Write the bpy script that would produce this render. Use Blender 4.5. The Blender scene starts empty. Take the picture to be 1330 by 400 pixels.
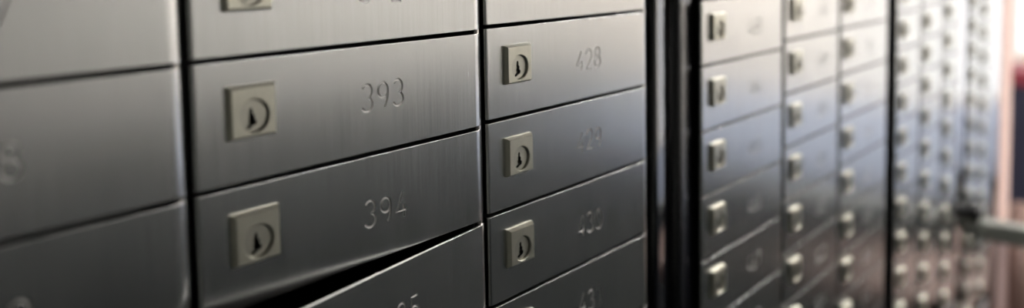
import bpy, bmesh, math, random
from mathutils import Vector, Matrix
random.seed(7)
C = bpy.context.scene.collection
PI = math.pi
ZR = 1.40            # world height of the top edge of the row of box 428

# ------------------------------------------------------------------ materials
def new_mat(name):
    m = bpy.data.materials.new(name); m.use_nodes = True
    nt = m.node_tree
    return m, nt, nt.nodes['Principled BSDF']

def plain(name, col, rough=.5, metal=0., noise=0., scale=30., bump=0., bscale=200., coat=0.):
    m, nt, b = new_mat(name)
    b.inputs['Base Color'].default_value = (*col, 1)
    b.inputs['Roughness'].default_value = rough
    b.inputs['Metallic'].default_value = metal
    b.inputs['Coat Weight'].default_value = coat
    tc = nt.nodes.new('ShaderNodeTexCoord')
    if noise:
        n = nt.nodes.new('ShaderNodeTexNoise'); n.inputs['Scale'].default_value = scale
        n.inputs['Detail'].default_value = 4
        nt.links.new(tc.outputs['Object'], n.inputs['Vector'])
        mx = nt.nodes.new('ShaderNodeMix'); mx.data_type = 'RGBA'
        mx.inputs['A'].default_value = (*[c*(1-noise) for c in col], 1)
        mx.inputs['B'].default_value = (*[min(1, c*(1+noise)) for c in col], 1)
        nt.links.new(n.outputs['Fac'], mx.inputs['Factor'])
        nt.links.new(mx.outputs['Result'], b.inputs['Base Color'])
    if bump:
        n2 = nt.nodes.new('ShaderNodeTexNoise'); n2.inputs['Scale'].default_value = bscale
        n2.inputs['Detail'].default_value = 3
        nt.links.new(tc.outputs['Object'], n2.inputs['Vector'])
        bp = nt.nodes.new('ShaderNodeBump'); bp.inputs['Strength'].default_value = bump
        bp.inputs['Distance'].default_value = .001
        nt.links.new(n2.outputs['Fac'], bp.inputs['Height'])
        nt.links.new(bp.outputs['Normal'], b.inputs['Normal'])
    return m

def brushed(name, col, rough, aniso, grain=.03):
    """steel brushed along Z, with faint smudges and scratches"""
    m, nt, b = new_mat(name)
    N, L = nt.nodes, nt.links
    tc = N.new('ShaderNodeTexCoord'); oi = N.new('ShaderNodeObjectInfo')
    off = N.new('ShaderNodeVectorMath'); off.operation = 'SCALE'
    comb = N.new('ShaderNodeCombineXYZ')
    for i in range(3): L.new(oi.outputs['Random'], comb.inputs[i])
    L.new(comb.outputs[0], off.inputs[0]); off.inputs['Scale'].default_value = 7.
    add = N.new('ShaderNodeVectorMath'); add.operation = 'ADD'
    L.new(tc.outputs['Object'], add.inputs[0]); L.new(off.outputs[0], add.inputs[1])
    mp = N.new('ShaderNodeMapping'); mp.inputs['Scale'].default_value = (900, 900, 14)
    L.new(add.outputs[0], mp.inputs['Vector'])
    g = N.new('ShaderNodeTexNoise'); g.inputs['Scale'].default_value = 1.; g.inputs['Detail'].default_value = 5
    L.new(mp.outputs[0], g.inputs['Vector'])
    mp2 = N.new('ShaderNodeMapping'); mp2.inputs['Scale'].default_value = (70, 70, 18)
    L.new(add.outputs[0], mp2.inputs['Vector'])
    s = N.new('ShaderNodeTexNoise'); s.inputs['Scale'].default_value = 1.; s.inputs['Detail'].default_value = 4
    L.new(mp2.outputs[0], s.inputs['Vector'])
    mr = N.new('ShaderNodeMapRange'); mr.inputs['From Min'].default_value = .25; mr.inputs['From Max'].default_value = .75
    mr.inputs['To Min'].default_value = rough*.95; mr.inputs['To Max'].default_value = rough*1.08
    L.new(s.outputs['Fac'], mr.inputs['Value'])
    gm = N.new('ShaderNodeMath'); gm.operation = 'MULTIPLY_ADD'; gm.inputs[1].default_value = grain; 
    L.new(g.outputs['Fac'], gm.inputs[0]); L.new(mr.outputs[0], gm.inputs[2])
    L.new(gm.outputs[0], b.inputs['Roughness'])
    mx = N.new('ShaderNodeMix'); mx.data_type = 'RGBA'
    mx.inputs['A'].default_value = (*[c*(1-grain) for c in col], 1); mx.inputs['B'].default_value = (*[min(1, c*(1+grain)) for c in col], 1)
    mr2 = N.new('ShaderNodeMapRange'); mr2.inputs['From Min'].default_value = .3; mr2.inputs['From Max'].default_value = .7
    L.new(g.outputs['Fac'], mr2.inputs['Value']); L.new(mr2.outputs[0], mx.inputs['Factor'])
    L.new(mx.outputs['Result'], b.inputs['Base Color'])
    b.inputs['Metallic'].default_value = 1
    b.inputs['Anisotropic'].default_value = aniso
    vt = N.new('ShaderNodeVectorTransform'); vt.vector_type = 'VECTOR'; vt.convert_from = 'OBJECT'; vt.convert_to = 'WORLD'
    vt.inputs[0].default_value = (1, 0, 0)
    L.new(vt.outputs[0], b.inputs['Tangent'])
    return m

def emit(name, col, strength):
    m, nt, b = new_mat(name)
    b.inputs['Base Color'].default_value = (.8, .8, .8, 1)
    b.inputs['Emission Color'].default_value = (*col, 1)
    b.inputs['Emission Strength'].default_value = strength
    return m

STEEL = brushed('brushed_steel', (.575, .58, .57), .22, .5, .055)
GROOVE = plain('engraving_steel', (.44, .435, .42), .38, 1., .1, 300)
NICKEL = plain('nickel_brass', (.55, .54, .455), .34, 1., .10, 120, .05, 900)
CORE = plain('lock_core_nickel', (.48, .47, .405), .36, 1., .10, 200, .05, 900)
HOLE = plain('keyhole_dark', (.006, .006, .006), .7)
PIN = plain('hinge_steel', (.75, .72, .68), .25, 1.)
BLACK = plain('glossy_black_paint', (.005, .005, .007), .09, 0., .2, 60, .06, 420, 0.)
BLACKT = plain('textured_black_paint', (.005, .005, .007), .12, 0., .2, 60, .5, 520, 0.)
for _m in (BLACK, BLACKT): _m.node_tree.nodes['Principled BSDF'].inputs['Specular IOR Level'].default_value = .9
DARK = plain('dark_cabinet_steel', (.018, .018, .019), .6, .0, .3, 40)
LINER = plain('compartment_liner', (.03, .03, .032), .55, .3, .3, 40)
POLISH = brushed('polished_steel_trim', (.62, .62, .63), .16, .3, .05)
CREAM = plain('cream_wall_paint', (.74, .69, .64), .75, 0., .04, 6, .1, 250)
GREYW = plain('warm_grey_wall_paint', (.50, .485, .465), .75, 0., .04, 6, .1, 250)
DADO = plain('blue_grey_wall_paint', (.56, .63, .80), .55, 0., .05, 8)
DADOG = plain('grey_wall_paint', (.042, .050, .052), .6, 0., .05, 8)
GREYL = plain('green_grey_wall_paint', (.15, .16, .145), .7, 0., .05, 6)
SKIRT = plain('dark_red_wood', (.04, .024, .022), .5, 0., .3, 14)
FLOOR = plain('dark_floor', (.011, .0125, .0125), .9, 0., .3, 5)
FLOOR.node_tree.nodes['Principled BSDF'].inputs['Specular IOR Level'].default_value = .05
CEIL = plain('ceiling_white', (.62, .62, .60), .8, 0., .03, 4)
SALMON = plain('salmon_paint', (.66, .46, .40), .6, 0., .04, 8)
BROWN = plain('brown_pillar_base', (.20, .135, .125), .5, 0., .12, 9)
NAVY = plain('navy_panel', (.022, .024, .05), .5, 0., .2, 9)
RED = plain('red_panel', (.24, .03, .05), .5, 0., .1, 9)
BARM = plain('grey_green_bar', (.30, .31, .28), .4, .2, .1, 40)
RUBBER = plain('black_rubber', (.008, .008, .008), .5)
LEATHER = plain('tan_upholstery', (.19, .115, .095), .6, 0., .12, 30, .2, 300)
WOODLEG = plain('chair_wood', (.09, .05, .03), .45, 0., .2, 30)
FRAMEW = plain('white_window_frame', (.75, .73, .70), .5, 0., .03, 20)
ADDED_LIGHT2 = emit('added_light_bright', (1., .97, .94), 61.)  # glow of the added panel that brightens the end wall
ADDED_LIGHT = emit('added_light', (1., .98, .95), 18.5)

# ------------------------------------------------------------------ helpers
def link(name, bm, mats, parent=None, smooth=False, loc=(0, 0, 0)):
    me = bpy.data.meshes.new(name)
    bmesh.ops.recalc_face_normals(bm, faces=bm.faces[:])
    bm.to_mesh(me); bm.free()
    if not isinstance(mats, (list, tuple)): mats = [mats]
    for m in mats: me.materials.append(m)
    if smooth:
        for p in me.polygons: p.use_smooth = True
    o = bpy.data.objects.new(name, me); C.objects.link(o)
    o.location = loc
    if parent: o.parent = parent
    return o

def inst(name, me, parent=None, loc=(0, 0, 0)):
    o = bpy.data.objects.new(name, me); C.objects.link(o); o.location = loc
    if parent: o.parent = parent
    return o

def thing(name, label, cat, loc=(0, 0, 0), group=None):
    o = bpy.data.objects.new(name, None); C.objects.link(o)
    o.empty_display_size = .02
    o.location = loc; tag(o, label, cat, group)
    return o

def tag(o, label, cat, group=None):
    o['label'] = label; o['category'] = cat
    if group: o['group'] = group
    return o

def struct(o):
    o['kind'] = 'structure'; return o

def box(bm, x0, x1, y0, y1, z0, z1, bev=0., seg=2, mi=0):
    r = bmesh.ops.create_cube(bm, size=1)
    vs = r['verts']
    for v in vs:
        v.co = Vector(((x0+x1)/2+v.co.x*(x1-x0), (y0+y1)/2+v.co.y*(y1-y0), (z0+z1)/2+v.co.z*(z1-z0)))
    fs = list({f for v in vs for f in v.link_faces})
    for f in fs: f.material_index = mi
    if bev:
        es = list({e for v in vs for e in v.link_edges})
        bmesh.ops.bevel(bm, geom=es, offset=bev, segments=seg, affect='EDGES', profile=.5)
    return bm

def B(*a, **k):
    bm = bmesh.new(); box(bm, *a, **k); return bm

def profile(x0, x1, rl, rr, t, arc_end=False):
    """list of (x, inset) over a width with rounded left and right edges"""
    out = [(x0, t)]
    if rl:
        for i in range(0, 6):
            th = PI/2*(1-i/5); out.append((x0+rl*(1-math.sin(th)), rl*(1-math.cos(th))))
        out.append((x0+rl+.0004, 0))
    else: out.append((x0, 0))
    if rr:
        out.append((x1-rr-.0004, 0))
        n = 10; ins = 0
        if arc_end:
            for i in range(0, 4):
                th = PI/2*i/3; out.append((x1-rr+rr*math.sin(th), rr*(1-math.cos(th))))
        else:
          for i in range(0, n+1):                       # soft roll-off whose slope grows to 30 degrees
            out.append((x1-rr+rr*i/n, ins)); ins += rr/n*.58*((i+.5)/n)**.8
    else: out.append((x1, 0))
    out.append((x1, t))
    return out

def panel_bm(w, h, t=.0055, rl=.0022, rr=.0085, rb=.0003, rt=.0003, midx=0):
    """folded sheet door: front face at y=0, back at y=t, x from -w to 0, z 0..h"""
    bm = bmesh.new()
    px = profile(-w, 0, rl, rr, t); pz = profile(0, h, rb, rt, t, True)
    g = [[bm.verts.new((x, min(t, ix+iz), z)) for x, ix in px] for z, iz in pz]
    for j in range(len(pz)-1):
        for i in range(len(px)-1):
            bm.faces.new((g[j][i], g[j][i+1], g[j+1][i+1], g[j+1][i]))
    rim = [g[0][i] for i in range(len(px))]+[g[j][-1] for j in range(1, len(pz))] + \
          [g[-1][i] for i in range(len(px)-2, -1, -1)]+[g[j][0] for j in range(len(pz)-2, 0, -1)]
    bm.faces.new(rim)
    bmesh.ops.remove_doubles(bm, verts=bm.verts[:], dist=1e-6)
    bmesh.ops.dissolve_degenerate(bm, dist=1e-7, edges=bm.edges[:])
    return bm

# ------------------------------------------------------------------ engraved numbers
def arc(cx, cz, rx, rz, a0, a1, n=12):
    return [(cx+rx*math.cos(math.radians(a0+(a1-a0)*i/n)), cz+rz*math.sin(math.radians(a0+(a1-a0)*i/n))) for i in range(n+1)]
DIG = {
 '0': [arc(.27, .5, .24, .48, 90, 450, 24)],
 '1': [[(.12, .78), (.3, .98), (.3, .02)]],
 '2': [arc(.27, .72, .23, .26, 170, -35, 14)+[(.05, .03), (.52, .03)]],
 '3': [arc(.25, .74, .22, .24, 155, -80, 14)+arc(.26, .26, .25, .25, 80, -155, 14)],
 '4': [[(.36, .98), (.03, .26), (.53, .26)], [(.40, .50), (.40, .02)]],
 '5': [[(.48, .97), (.12, .97), (.09, .56)]+arc(.26, .31, .25, .29, 130, -150, 14)],
 '6': [[(.40, .97), (.10, .46)], arc(.27, .28, .23, .27, 90, 450, 20)],
 '7': [[(.04, .97), (.50, .97), (.18, .02)]],
 '8': [arc(.27, .75, .20, .22, 90, 450, 18), arc(.27, .27, .24, .255, 90, 450, 20)],
 '9': [arc(.27, .70, .23, .27, 90, 450, 20), arc(.20, .70, .30, .68, 0, -68, 10)],
}
def tube(bm, pts, r, closed=False, n=8, mi=0):
    P = [Vector(p) for p in pts]; m = len(P); rings = []
    for i in range(m):
        a = P[(i-1) % m] if (closed or i > 0) else P[i]
        b = P[(i+1) % m] if (closed or i < m-1) else P[i]
        t = (b-a).normalized(); u = Vector((0, -1, 0)); s = t.cross(u).normalized()
        rings.append([bm.verts.new(P[i]+(s*math.cos(2*PI*k/n)+u*math.sin(2*PI*k/n))*r) for k in range(n)])
    for i in range(m if closed else m-1):
        A, Bq = rings[i], rings[(i+1) % m]
        for k in range(n):
            f = bm.faces.new((A[k], A[(k+1) % n], Bq[(k+1) % n], Bq[k])); f.material_index = mi
    if not closed:
        for rg in (rings[0], rings[-1]):
            f = bm.faces.new(rg); f.material_index = mi
    return bm

def engrave(door, text, x0, zc, size=.0174, adv=.0127):
    """cut real grooves into the door; x0 = left of the number in door space"""
    rnd = random.Random(text)
    dg = bpy.context.evaluated_depsgraph_get()
    for ci, ch in enumerate(text):
        ox = x0+ci*adv; rot = math.radians(rnd.uniform(-3.5, 3.5)); dz = rnd.uniform(-.0006, .0006)
        for st in DIG[ch]:
            closed = (abs(st[0][0]-st[-1][0])+abs(st[0][1]-st[-1][1])) < 1e-4
            pp = st[:-1] if closed else st
            q = []
            for (u, v) in pp:
                X = (u-.27)*size*1.0; Z = (v-.5)*size
                q.append((ox+.005+X*math.cos(rot)-Z*math.sin(rot), -.00022, zc+dz+X*math.sin(rot)+Z*math.cos(rot)))
            bm = bmesh.new(); tube(bm, q, .00088, closed, 12, 1)
            cut = link('cutter', bm, [STEEL, GROOVE])
            md = door.modifiers.new('b', 'BOOLEAN'); md.operation = 'DIFFERENCE'; md.object = cut; md.solver = 'MANIFOLD'
            bpy.context.view_layer.update()
            ev = door.evaluated_get(bpy.context.evaluated_depsgraph_get())
            me = bpy.data.meshes.new_from_object(ev)
            door.modifiers.clear(); old = door.data; door.data = me
            bpy.data.meshes.remove(old)
            cm = cut.data; bpy.data.objects.remove(cut); bpy.data.meshes.remove(cm)

# ------------------------------------------------------------------ the lock, modelled once
def lock_meshes():
    hb, hf, d, rb = .0148, .0132, .0042, .0093      # half base, half face, height, bore radius
    cz = -.0026                                       # bore sits low on the plate
    n = 40
    bm = bmesh.new()
    base = [bm.verts.new((x*hb, 0, z*hb)) for x, z in ((-1, -1), (1, -1), (1, 1), (-1, 1))]
    low = [bm.verts.new((x*hb, -.0012, z*hb)) for x, z in ((-1, -1), (1, -1), (1, 1), (-1, 1))]
    face = [bm.verts.new((x*hf, -d, z*hf)) for x, z in ((-1, -1), (1, -1), (1, 1), (-1, 1))]
    for k in range(4):
        j = (k+1) % 4
        bm.faces.new((base[k], base[j], low[j], low[k])); bm.faces.new((low[k], low[j], face[j], face[k]))
    chm = .0005
    rim = [bm.verts.new(((rb+chm)*math.cos(2*PI*k/n), -d, cz+(rb+chm)*math.sin(2*PI*k/n))) for k in range(n)]
    rim2 = [bm.verts.new((rb*math.cos(2*PI*k/n), -d+chm, cz+rb*math.sin(2*PI*k/n))) for k in range(n)]
    bot = [bm.verts.new((rb*math.cos(2*PI*k/n), .0006, cz+rb*math.sin(2*PI*k/n))) for k in range(n)]
    for k in range(n):
        j = (k+1) % n
        bm.faces.new((rim[k], rim[j], rim2[j], rim2[k])); bm.faces.new((rim2[k], rim2[j], bot[j], bot[k]))
    # face with a round hole: fan each rim vertex quadrant to its corner
    es = []
    for k in range(4): es.append(bm.edges.get((face[k], face[(k+1) % 4])))
    for k in range(n): es.append(bm.edges.get((rim[k], rim[(k+1) % n])))
    bmesh.ops.triangle_fill(bm, use_beauty=True, use_dissolve=False, edges=es)
    bm.faces.new(base)
    pl = link('lock_plate', bm, NICKEL)
    # plug with a keyhole cut through its face
    bm = bmesh.new(); rc = .0087; yf = -.0022
    out = [bm.verts.new((rc*math.cos(2*PI*k/n), yf, cz+rc*math.sin(2*PI*k/n))) for k in range(n)]
    key = [(0, .66), (-.10, .60), (-.12, .34), (-.24, .20), (-.13, .05), (-.27, -.18), (-.12, -.36), (-.42, -.60), (-.26, -.78),
           (.08, -.60), (.30, -.52), (.36, -.26), (.20, -.10), (.24, .14), (.11, .26), (.10, .60)]
    kv = [bm.verts.new((x*rc*1.05-.0008, yf, cz+z*rc*.95-.0008)) for x, z in key]
    es = [bm.edges.new((out[k], out[(k+1) % n])) for k in range(n)]
    es += [bm.edges.new((kv[k], kv[(k+1) % len(kv)])) for k in range(len(kv))]
    bmesh.ops.triangle_fill(bm, use_beauty=True, use_dissolve=False, edges=es)
    back = [bm.verts.new((v.co.x, .0008, v.co.z)) for v in out]
    for k in range(n):
        j = (k+1) % n; bm.faces.new((out[k], out[j], back[j], back[k]))
    kb = [bm.verts.new((v.co.x, .0006, v.co.z)) for v in kv]
    for k in range(len(kv)):
        j = (k+1) % len(kv); f = bm.faces.new((kv[k], kv[j], kb[j], kb[k])); f.material_index = 1
    f = bm.faces.new(kb); f.material_index = 1
    # dark clearance ring at the bottom of the bore
    a = [bm.verts.new((rc*.99*math.cos(2*PI*k/n), .0004, cz+rc*.99*math.sin(2*PI*k/n))) for k in range(n)]
    b2 = [bm.verts.new((rb*.995*math.cos(2*PI*k/n), .0004, cz+rb*.995*math.sin(2*PI*k/n))) for k in range(n)]
    for k in range(n):
        j = (k+1) % n; f = bm.faces.new((a[k], a[j], b2[j], b2[k])); f.material_index = 1
    co = link('lock_cylinder', bm, [CORE, HOLE])
    me1, me2 = pl.data, co.data
    bpy.data.objects.remove(pl); bpy.data.objects.remove(co)
    return me1, me2
LOCK_ME, CORE_ME = lock_meshes()
def pin_mesh():
    bm = bmesh.new()
    bmesh.ops.create_cone(bm, cap_ends=True, segments=14, radius1=.0022, radius2=.0022, depth=.0030)
    o = link('hinge_pin', bm, PIN); me = o.data; bpy.data.objects.remove(o); return me
PIN_ME = pin_mesh()

# ------------------------------------------------------------------ the deposit boxes
ORD = ['first', 'second', 'third', 'fourth', 'fifth', 'sixth', 'seventh', 'eighth', 'ninth', 'tenth', 'eleventh', 'twelfth', 'thirteenth', 'fourteenth']
PANELS = {}
def refill_front(me):
    """retriangulate the flat front round the engraved strokes"""
    bm = bmesh.new(); bm.from_mesh(me)
    for v in bm.verts:
        if abs(v.co.y) < 2e-5: v.co.y = 0
    bmesh.ops.remove_doubles(bm, verts=bm.verts[:], dist=2e-6)
    fr = [f for f in bm.faces if all(v.co.y == 0 for v in f.verts)]
    a0 = sum(f.calc_area() for f in fr)
    bmesh.ops.delete(bm, geom=fr, context='FACES_ONLY')
    bmesh.ops.delete(bm, geom=[e for e in bm.edges if not e.link_faces], context='EDGES')
    es = [e for e in bm.edges if e.is_boundary]
    r = bmesh.ops.triangle_fill(bm, use_beauty=True, use_dissolve=False, edges=es, normal=(0, -1, 0))
    nf = [g for g in r['geom'] if isinstance(g, bmesh.types.BMFace)]
    for f in nf: f.material_index = 0
    a1 = sum(f.calc_area() for f in nf)
    bmesh.ops.recalc_face_normals(bm, faces=bm.faces[:])
    if abs(a1-a0) < .01*a0: bm.to_mesh(me)
    else: print('REFILL', a0, a1)
    bm.free()
def flat_faces(me):
    for p in me.polygons:
        p.use_smooth = p.material_index == 0 and max(abs(c) for c in p.normal) < .99999 and any(abs(me.vertices[i].co.y) > 1e-5 for i in p.vertices)
def deposit_box(x0, x1, ztop, pitch, label, group, number=None, open_angle=0., lock_dx=.0333, lock_dz=.0299, pin=True):
    gap = .0030; w = x1-x0; h = pitch-gap
    zt = ztop-gap/2; zb = zt-h
    t = thing('deposit_box', label, 'deposit box', ((x0+x1)/2, 0, zb), group)
    if number:
        d = link('door', panel_bm(w, h, *((.0017, .0012, .0050) if open_angle else ())), [STEEL, GROOVE], None, True)
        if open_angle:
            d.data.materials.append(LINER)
        engrave(d, number, -w+.1098, h-.0385+gap/2+{'393': .0045, '394': .0003, '428': .0025, '429': .0035, '430': .0015, '431': .004, '358': .004}.get(number, .0025))
        refill_front(d.data); flat_faces(d.data)
        if open_angle:
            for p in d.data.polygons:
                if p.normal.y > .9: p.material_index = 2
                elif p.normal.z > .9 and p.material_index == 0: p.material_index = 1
        d.parent = t
    else:
        k = (round(w, 4), round(h, 4))
        if k not in PANELS:
            d = link('door', panel_bm(w, h), [STEEL, GROOVE], t, True); PANELS[k] = d.data; flat_faces(d.data)
        else: d = inst('door', PANELS[k], t)
    d.location = (w/2, 0, 0); d.rotation_euler = (0, 0, math.radians(open_angle))
    lx, lz = -w+lock_dx, h+gap/2-lock_dz
    inst('lock_plate', LOCK_ME, d, (lx, 0, lz)); inst('lock_cylinder', CORE_ME, d, (lx, 0, lz))
    if pin: inst('hinge_pin', PIN_ME, t, (w/2-.0030, .0035, h+gap/2))
    if open_angle:
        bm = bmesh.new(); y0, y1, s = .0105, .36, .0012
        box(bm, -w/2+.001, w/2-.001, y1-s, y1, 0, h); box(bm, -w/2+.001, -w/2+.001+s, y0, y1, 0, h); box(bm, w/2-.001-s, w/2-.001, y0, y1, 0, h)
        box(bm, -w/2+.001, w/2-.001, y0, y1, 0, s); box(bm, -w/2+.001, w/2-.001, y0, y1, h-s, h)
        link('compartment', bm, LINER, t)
    return t

H = .07
# bank one (three columns)
E0 = (-.0200, .2013); E1 = (.2052, .4262); E2 = (.4298, .6516)
for k, n in enumerate((357, 358, 359)):
    deposit_box(*E0, ZR-.0037+H-k*H, H,
        ('blurred steel deposit box at the left edge, cut off by the top',
         'blurred wide steel deposit box at the left edge, middle one, number ending in 8',
         'blurred dark steel deposit box door in the bottom left corner')[k], 'deposit boxes of the near cabinet', str(n))
for k, n in enumerate((392, 393, 394, 395)):
    deposit_box(*E1, ZR-.0028+H-k*H, H,
        ('closed steel deposit box directly above box 393, only its lower part in the photo',
         'closed brushed steel deposit box engraved 393',
         'closed brushed steel deposit box engraved 394 above the ajar one',
         'open deposit box with its door swung ajar, dark gap under box 394')[k], 'deposit boxes of the near cabinet', str(n),
        7.3 if n == 395 else 0.)
for k, n in enumerate((427, 428, 429, 430, 431, 432)):
    deposit_box(*E2, ZR+H-k*H, H,
        ('closed steel deposit box above box 428, only its lowest strip in the photo',
         'closed steel deposit box engraved 428, beside a sharp square lock',
         'closed steel deposit box engraved 429', 'closed steel deposit box engraved 430',
         'closed dark looking steel deposit box engraved 431 at the bottom edge',
         'steel deposit box below box 431, only its top right corner in the photo')[k], 'deposit boxes of the near cabinet', str(n))
# bank two
for ci, (x0, x1, c0, p, rows, num) in enumerate(((.7565, .9660, -.026, .0691, 6, 463), (.9690, 1.1615, -.0193, .067, 7, 498), (1.1645, 1.3840, -.0201, .0655, 9, 533))):
    for k in range(rows):
        deposit_box(x0, x1, ZR+c0+.031-k*p, p,
            'steel deposit box in the %s column right of the black posts, %s row' % (ORD[ci], ORD[k]),
            'deposit boxes of the second cabinet', str(num+k))
# bank three and four: smaller boxes far down the wall
for ci, (x0, x1, c0, p, rows) in enumerate(((1.4340, 1.5770, -.0162, .0614, 10), (1.5800, 1.7330, -.0134, .0591, 11), (1.7360, 1.8600, -.0629, .0584, 11))):
    for k in range(rows):
        deposit_box(x0, x1, ZR+c0+.030-k*p, p,
            'small blurred deposit box in the %s column past thin dark post, %s row' % (ORD[ci], ORD[k]),
            'small deposit boxes of the third cabinet', None, 0., .036, .030, False)
for ci, (x0, x1, c0, p, rows) in enumerate(((1.9470, 2.0600, -.0519, .054, 14), (2.0630, 2.2000, -.0755, .0545, 13))):
    for k in range(rows):
        deposit_box(x0, x1, ZR+c0+.027-k*p, p,
            'tiny blurred deposit box in the %s column past bright narrow post, %s row' % (ORD[ci], ORD[k]),
            'tiny deposit boxes of the farthest cabinet', None, 0., .036, .027, False)

# ------------------------------------------------------------------ the cabinets that hold them
def cabinet(label, x0, x1, parts):
    t = thing('deposit_cabinet', label, 'cabinet', ((x0+x1)/2, 0, 0), 'deposit cabinets along the wall')
    ox = (x0+x1)/2
    y0, y1, s = .0165, .40, .002
    bm = bmesh.new()
    box(bm, x0-ox, x0-ox+s, y0, y1, .0, 2.3); box(bm, x1-ox-s, x1-ox, y0, y1, .0, 2.3)
    box(bm, x0-ox, x1-ox, y1-s, y1, .0, 2.3); box(bm, x0-ox, x1-ox, y0, y1, 0, s); box(bm, x0-ox, x1-ox, y0, y1, 2.3-s, 2.3)
    link('carcass', bm, DARK, t)
    for nm, xa, xb, ya, yb, za, zb, mat in parts:
        bm = B(xa-ox, xb-ox, ya, yb, za, zb, bev=.002)
        link(nm, bm, mat, t)
    return t, ox
def stile(t, ox, prof, mat, name='side_post', back=.045):
    """upright post with the given front profile (x, y), floor to top"""
    bm = bmesh.new()
    pts = [(prof[0][0]-ox, back)]+[(x-ox, y) for x, y in prof]+[(prof[-1][0]-ox, back)]
    lo = [bm.verts.new((x, y, 0)) for x, y in pts]; hi = [bm.verts.new((x, y, 2.3)) for x, y in pts]
    for i in range(len(pts)-1):
        bm.faces.new((lo[i], lo[i+1], hi[i+1], hi[i]))
    bm.faces.new((lo[-1], lo[0], hi[0], hi[-1])); bm.faces.new(lo); bm.faces.new(hi)
    o = link(name, bm, mat, t)
    for p in o.data.polygons: p.use_smooth = len(p.vertices) == 4 and abs(p.normal.y) > .2
    return o
def crowned(xa, xb, crown, y0, r=.006, n=28):
    w = (xb-xa)/2
    return [((xa+xb)/2+u*w, y0+crown*u*u+r*(max(0, abs(u)-.72)/.28)**3) for u in [-1+2*i/n for i in range(n+1)]]
t, ox = cabinet('tall near cabinet of steel deposit boxes left of the double black post', -.06, .702,
    [('header_panel', -.058, .652, .0, .016, ZR+.075, 2.3, STEEL), ('plinth_panel', -.058, .652, .0, .016, 0, ZR-.36, STEEL)])
stile(t, ox, [(.6660, .016), (.6670, .0080), (.6690, .0038), (.6710, .0026), (.6730, .0027), (.6745, .0029), (.681, .0041), (.688, .0054), (.695, .0067), (.698, .0084), (.7005, .0115), (.702, .016)], BLACK)
t, ox = cabinet('second cabinet of steel deposit boxes right of the double black post', .716, 1.389,
    [('header_panel', .756, 1.385, .0, .016, ZR+.025, 2.3, STEEL), ('plinth_panel', .756, 1.385, .0, .016, 0, ZR-.60, STEEL)])
stile(t, ox, [(.7165, .018), (.718, .0115), (.7205, .0075), (.723, .0056), (.726, .0052), (.728, .0055), (.734, .0066), (.741, .0079), (.7495, .0094), (.7515, .0102), (.7530, .0125), (.7537, .018)], BLACKT)
t, ox = cabinet('third cabinet of small deposit boxes between thin dark post and bright post', 1.390, 1.930,
    [('header_panel', 1.433, 1.861, .0, .016, ZR+.03, 2.3, STEEL), ('plinth_panel', 1.433, 1.861, .0, .016, 0, ZR-.68, STEEL)])
stile(t, ox, crowned(1.3905, 1.4300, .002, .010), BLACK)
stile(t, ox, crowned(1.8640, 1.9300, .0006, 0, .002), POLISH)
t, ox = cabinet('farthest cabinet of tiny deposit boxes beside the salmon pillar', 1.932, 2.31,
    [('header_panel', 1.946, 2.201, .0, .016, ZR-.015, 2.3, STEEL), ('plinth_panel', 1.946, 2.201, .0, .016, 0, ZR-.79, STEEL)])
stile(t, ox, crowned(2.2030, 2.3095, .002, 0), POLISH)

# ------------------------------------------------------------------ far right: pillar, bar, chair, panels
SX = 2.315
bm = bmesh.new(); box(bm, SX, 2.445, 0, .41, ZR-.65, 2.7, bev=.006)
struct(link('trim_1', bm, SALMON))
bm = bmesh.new(); box(bm, SX, 2.445, 0, .41, 0, ZR-.6505, bev=.004)
struct(link('trim_2', bm, BROWN))  # lower part of the pillar, darker brown than the salmon above

t = thing('barrier_bar', 'grey green horizontal bar with a round black knob in front of the salmon pillar', 'barrier', (2.08, 0, ZR-.58))
bm = bmesh.new(); box(bm, -.022, .022, -.55, -.006, -.022, .022, bev=.006, seg=3); link('bar', bm, BARM, t)
bm = bmesh.new(); box(bm, -.040, .040, -.006, -.0005, -.045, .045, bev=.002); link('mounting_plate', bm, BARM, t)
bm = bmesh.new(); bmesh.ops.create_uvsphere(bm, u_segments=20, v_segments=14, radius=.020)
for v in bm.verts: v.co = Vector((v.co.x-.175, v.co.y*.8-.026, v.co.z+.085))
link('knob', bm, RUBBER, t, True)
bm = bmesh.new(); bmesh.ops.create_cone(bm, cap_ends=True, segments=20, radius1=.014, radius2=.009, depth=.016)
bmesh.ops.rotate(bm, verts=bm.verts[:], cent=(0, 0, 0), matrix=Matrix.Rotation(PI/2, 3, 'X'))
bmesh.ops.translate(bm, verts=bm.verts[:], vec=(-.175, -.006, .085)); link('knob_neck', bm, RUBBER, t)
bm = bmesh.new(); tube(bm, [(-.175, -.012, .085), (-.09, -.012, .045), (-.02, -.014, .0)], .005, False, 12); link('pivot_arm', bm, BARM, t)

# tan chair beyond the bar
def rounded(bm, x0, x1, y0, y1, z0, z1, bev, seg=5): return box(bm, x0, x1, y0, y1, z0, z1, bev, seg)
t = thing('armchair', 'tan upholstered chair with a rounded back in the bottom right corner', 'chair', (2.75, -.205, 0))
t.rotation_euler = (0, 0, -PI/2)
bm = bmesh.new(); rounded(bm, -.22, .26, -.25, .24, .36, .46, .035); link('seat', bm, LEATHER, t, True)
bm = bmesh.new(); n = 16
ring = []
for yi in (-.05, .03):
    pts = []
    for i in range(n+1):
        a = PI*i/n; pts.append((-.24*math.cos(a), .44+.0+.27*math.sin(a)**.75))
    pts = [(-.24, .40)]+pts+[(.24, .40)]
    ring.append([bm.verts.new((yi-.20, x, z)) for x, z in pts])
for i in range(len(ring[0])-1): bm.faces.new((ring[0][i], ring[0][i+1], ring[1][i+1], ring[1][i]))
bm.faces.new((ring[0][-1], ring[0][0], ring[1][0], ring[1][-1])); bm.faces.new(ring[0]); bm.faces.new(ring[1])
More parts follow.
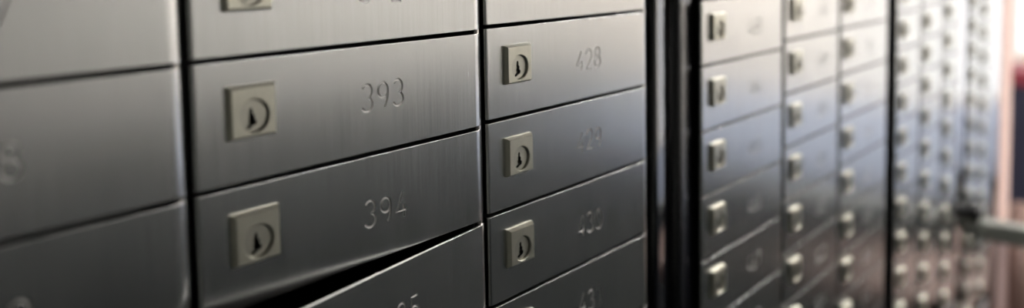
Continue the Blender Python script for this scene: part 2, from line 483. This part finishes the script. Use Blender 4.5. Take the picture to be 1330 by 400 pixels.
bmesh.ops.bevel(bm, geom=[e for e in bm.edges if len(e.link_faces) == 2 and e.calc_face_angle(0) > 1.2], offset=.018, segments=4, affect='EDGES')
link('backrest', bm, LEATHER, t, True)
for sx, sy in ((-.19, -.2), (.22, -.2), (-.19, .2), (.22, .2)):
    bm = bmesh.new(); bmesh.ops.create_cone(bm, cap_ends=True, segments=14, radius1=.013, radius2=.02, depth=.365)
    bmesh.ops.translate(bm, verts=bm.verts[:], vec=(sx, sy, .1825)); link('leg', bm, WOODLEG, t)

# ------------------------------------------------------------------ the room
X0, X1, Y0, Y1, ZC = -1.7, 5.0, -3.2, 1.3, 2.75
struct(link('floor', B(X0-.1, X1+.1, Y0-.1, Y1+.1, -.1, 0), FLOOR))
struct(link('ceiling', B(X0-.1, X1+.1, Y0-.1, Y1+.1, ZC, ZC+.1), CEIL))
struct(link('wall_left', B(X0-.1, X0, Y0, Y1, 0, ZC), GREYL))
DZ = .70
def wall_y(name, x0, x1, y0, y1, mat):                   # wall with dado (surface pattern: painted lower band)
    struct(link(name, B(x0, x1, y0, y1, DZ, ZC), mat))
struct(link('wall_front', B(X0, X1, Y0-.1, Y0, 0, ZC), GREYW))
struct(link('trim_3', B(X0, X1, Y0, Y0+.012, .12, .78), DADOG))
struct(link('baseboard_front', B(X0, X1, Y0, Y0+.018, 0, .119), DARK))
struct(link('wall_back', B(X0, SX, .41, .5, 0, ZC), GREYW))
struct(link('wall_alcove', B(2.445, X1, Y1-.1, Y1, 0, ZC), CREAM))
struct(link('wall_return', B(2.345, 2.445, .4105, Y1-.1, 0, ZC), CREAM))
# end wall with two window openings
WA = (-1.18, -.26, .62, 2.30)       # y0 y1 z0 z1
WB = (.08, .437, ZR-.50, 2.30)
bm = bmesh.new()
def seg(y0, y1, z0, z1): box(bm, X1, X1+.1, y0, y1, z0, z1)
seg(Y0, WA[0], 0, ZC); seg(WA[0], WA[1], 0, WA[2]); seg(WA[0], WA[1], WA[3], ZC)
seg(WA[1], WB[0], 0, ZC); seg(WB[0], WB[1], 0, WB[2]); seg(WB[0], WB[1], WB[3], ZC); seg(WB[1], Y1, 0, ZC)
struct(link('wall_right', bm, CREAM))
struct(link('trim_4', B(X1-.012, X1, Y0, 0, .085, .60), DADO))
struct(link('baseboard_right', B(X1-.018, X1, Y0, 0, 0, .084), SKIRT))
GLASS, ntg, bg = new_mat('window_glass')
bg.inputs['Base Color'].default_value = (1, 1, 1, 1); bg.inputs['Roughness'].default_value = 0
bg.inputs['Transmission Weight'].default_value = 1; bg.inputs['IOR'].default_value = 1.02
for i, W in enumerate((WA, WB)):
    bm = bmesh.new(); f = .035
    box(bm, X1+.02, X1+.06, W[0], W[0]+f, W[2], W[3]); box(bm, X1+.02, X1+.06, W[1]-f, W[1], W[2], W[3])
    box(bm, X1+.02, X1+.06, W[0]+f, W[1]-f, W[2], W[2]+f); box(bm, X1+.02, X1+.06, W[0]+f, W[1]-f, W[3]-f, W[3])
    w = struct(link('window_%d' % (i+1), bm, FRAMEW))
    struct(link('window_pane', B(X1+.036, X1+.042, W[0]+f, W[1]-f, W[2]+f, W[3]-f), GLASS, w))
# red and navy things under the far window
t = thing('navy_locker', 'dark navy locker seen beyond the salmon pillar under a red top', 'locker', (4.80, .25, 0))
link('locker_body', B(-.19, .19, -.22, .155, 0, .80, bev=.006), NAVY, t)
link('red_top', B(-.195, .195, -.225, .160, .80, .875, bev=.008), RED, t)

for i, (lx, ly, lab) in enumerate(((2.0, -2.2, 'unseen added light panel on the ceiling nearer the front wall'), (3.9, -1.5, 'unseen added light panel on the ceiling near the far window wall'))):
    t = thing('added_ceiling_light', lab, 'added light', (lx, ly, ZC), 'added ceiling light panels')  # out-of-view panels, added to light the walls the steel reflects
    M_ = (ADDED_LIGHT, ADDED_LIGHT2)[i]
    bm = bmesh.new(); a, b2 = .32, .30
    box(bm, -a, a, -a, -b2, -.03, 0); box(bm, -a, a, b2, a, -.03, 0); box(bm, -a, -b2, -b2, b2, -.03, 0); box(bm, b2, a, -b2, b2, -.03, 0)
    link('added_light_frame', bm, FRAMEW, t)
    link('diffuser', B(-b2, b2, -b2, b2, -.022, -.002), M_, t)

# ------------------------------------------------------------------ daylight
w = bpy.data.worlds.new('overcast'); bpy.context.scene.world = w; w.use_nodes = True
w.node_tree.nodes['Background'].inputs[0].default_value = (.98, .98, 1.0, 1)
w.node_tree.nodes['Background'].inputs[1].default_value = .76

# ------------------------------------------------------------------ camera
F = 1053.665; CY = 21.479; D = .400764; Z0 = .04628
rt = Vector((.65660187, -.75406228, -.01624999)); up = Vector((.06047735, .03116081, .99768306)); fw = Vector((.7518088, .65606332, -.06606393))
cam = bpy.data.cameras.new('camera'); co = bpy.data.objects.new('camera', cam); C.objects.link(co)
M = Matrix(((rt.x, up.x, -fw.x, 0), (rt.y, up.y, -fw.y, -D), (rt.z, up.z, -fw.z, ZR+Z0), (0, 0, 0, 1)))
co.matrix_world = M
cam.sensor_width = 36; cam.sensor_fit = 'HORIZONTAL'; cam.lens = 36*F/1330
cam.shift_y = -(200-CY)/1330
cam.clip_start = .01
cam.dof.use_dof = True; cam.dof.focus_distance = .57; cam.dof.aperture_fstop = 2.3
sc = bpy.context.scene
sc.camera = co
sc.view_settings.view_transform = 'Standard'; sc.view_settings.look = 'None'
sc.view_settings.gamma = 1; sc.view_settings.use_curve_mapping = False
sc.view_settings.exposure = 1.3
sc.cycles.use_denoising = True
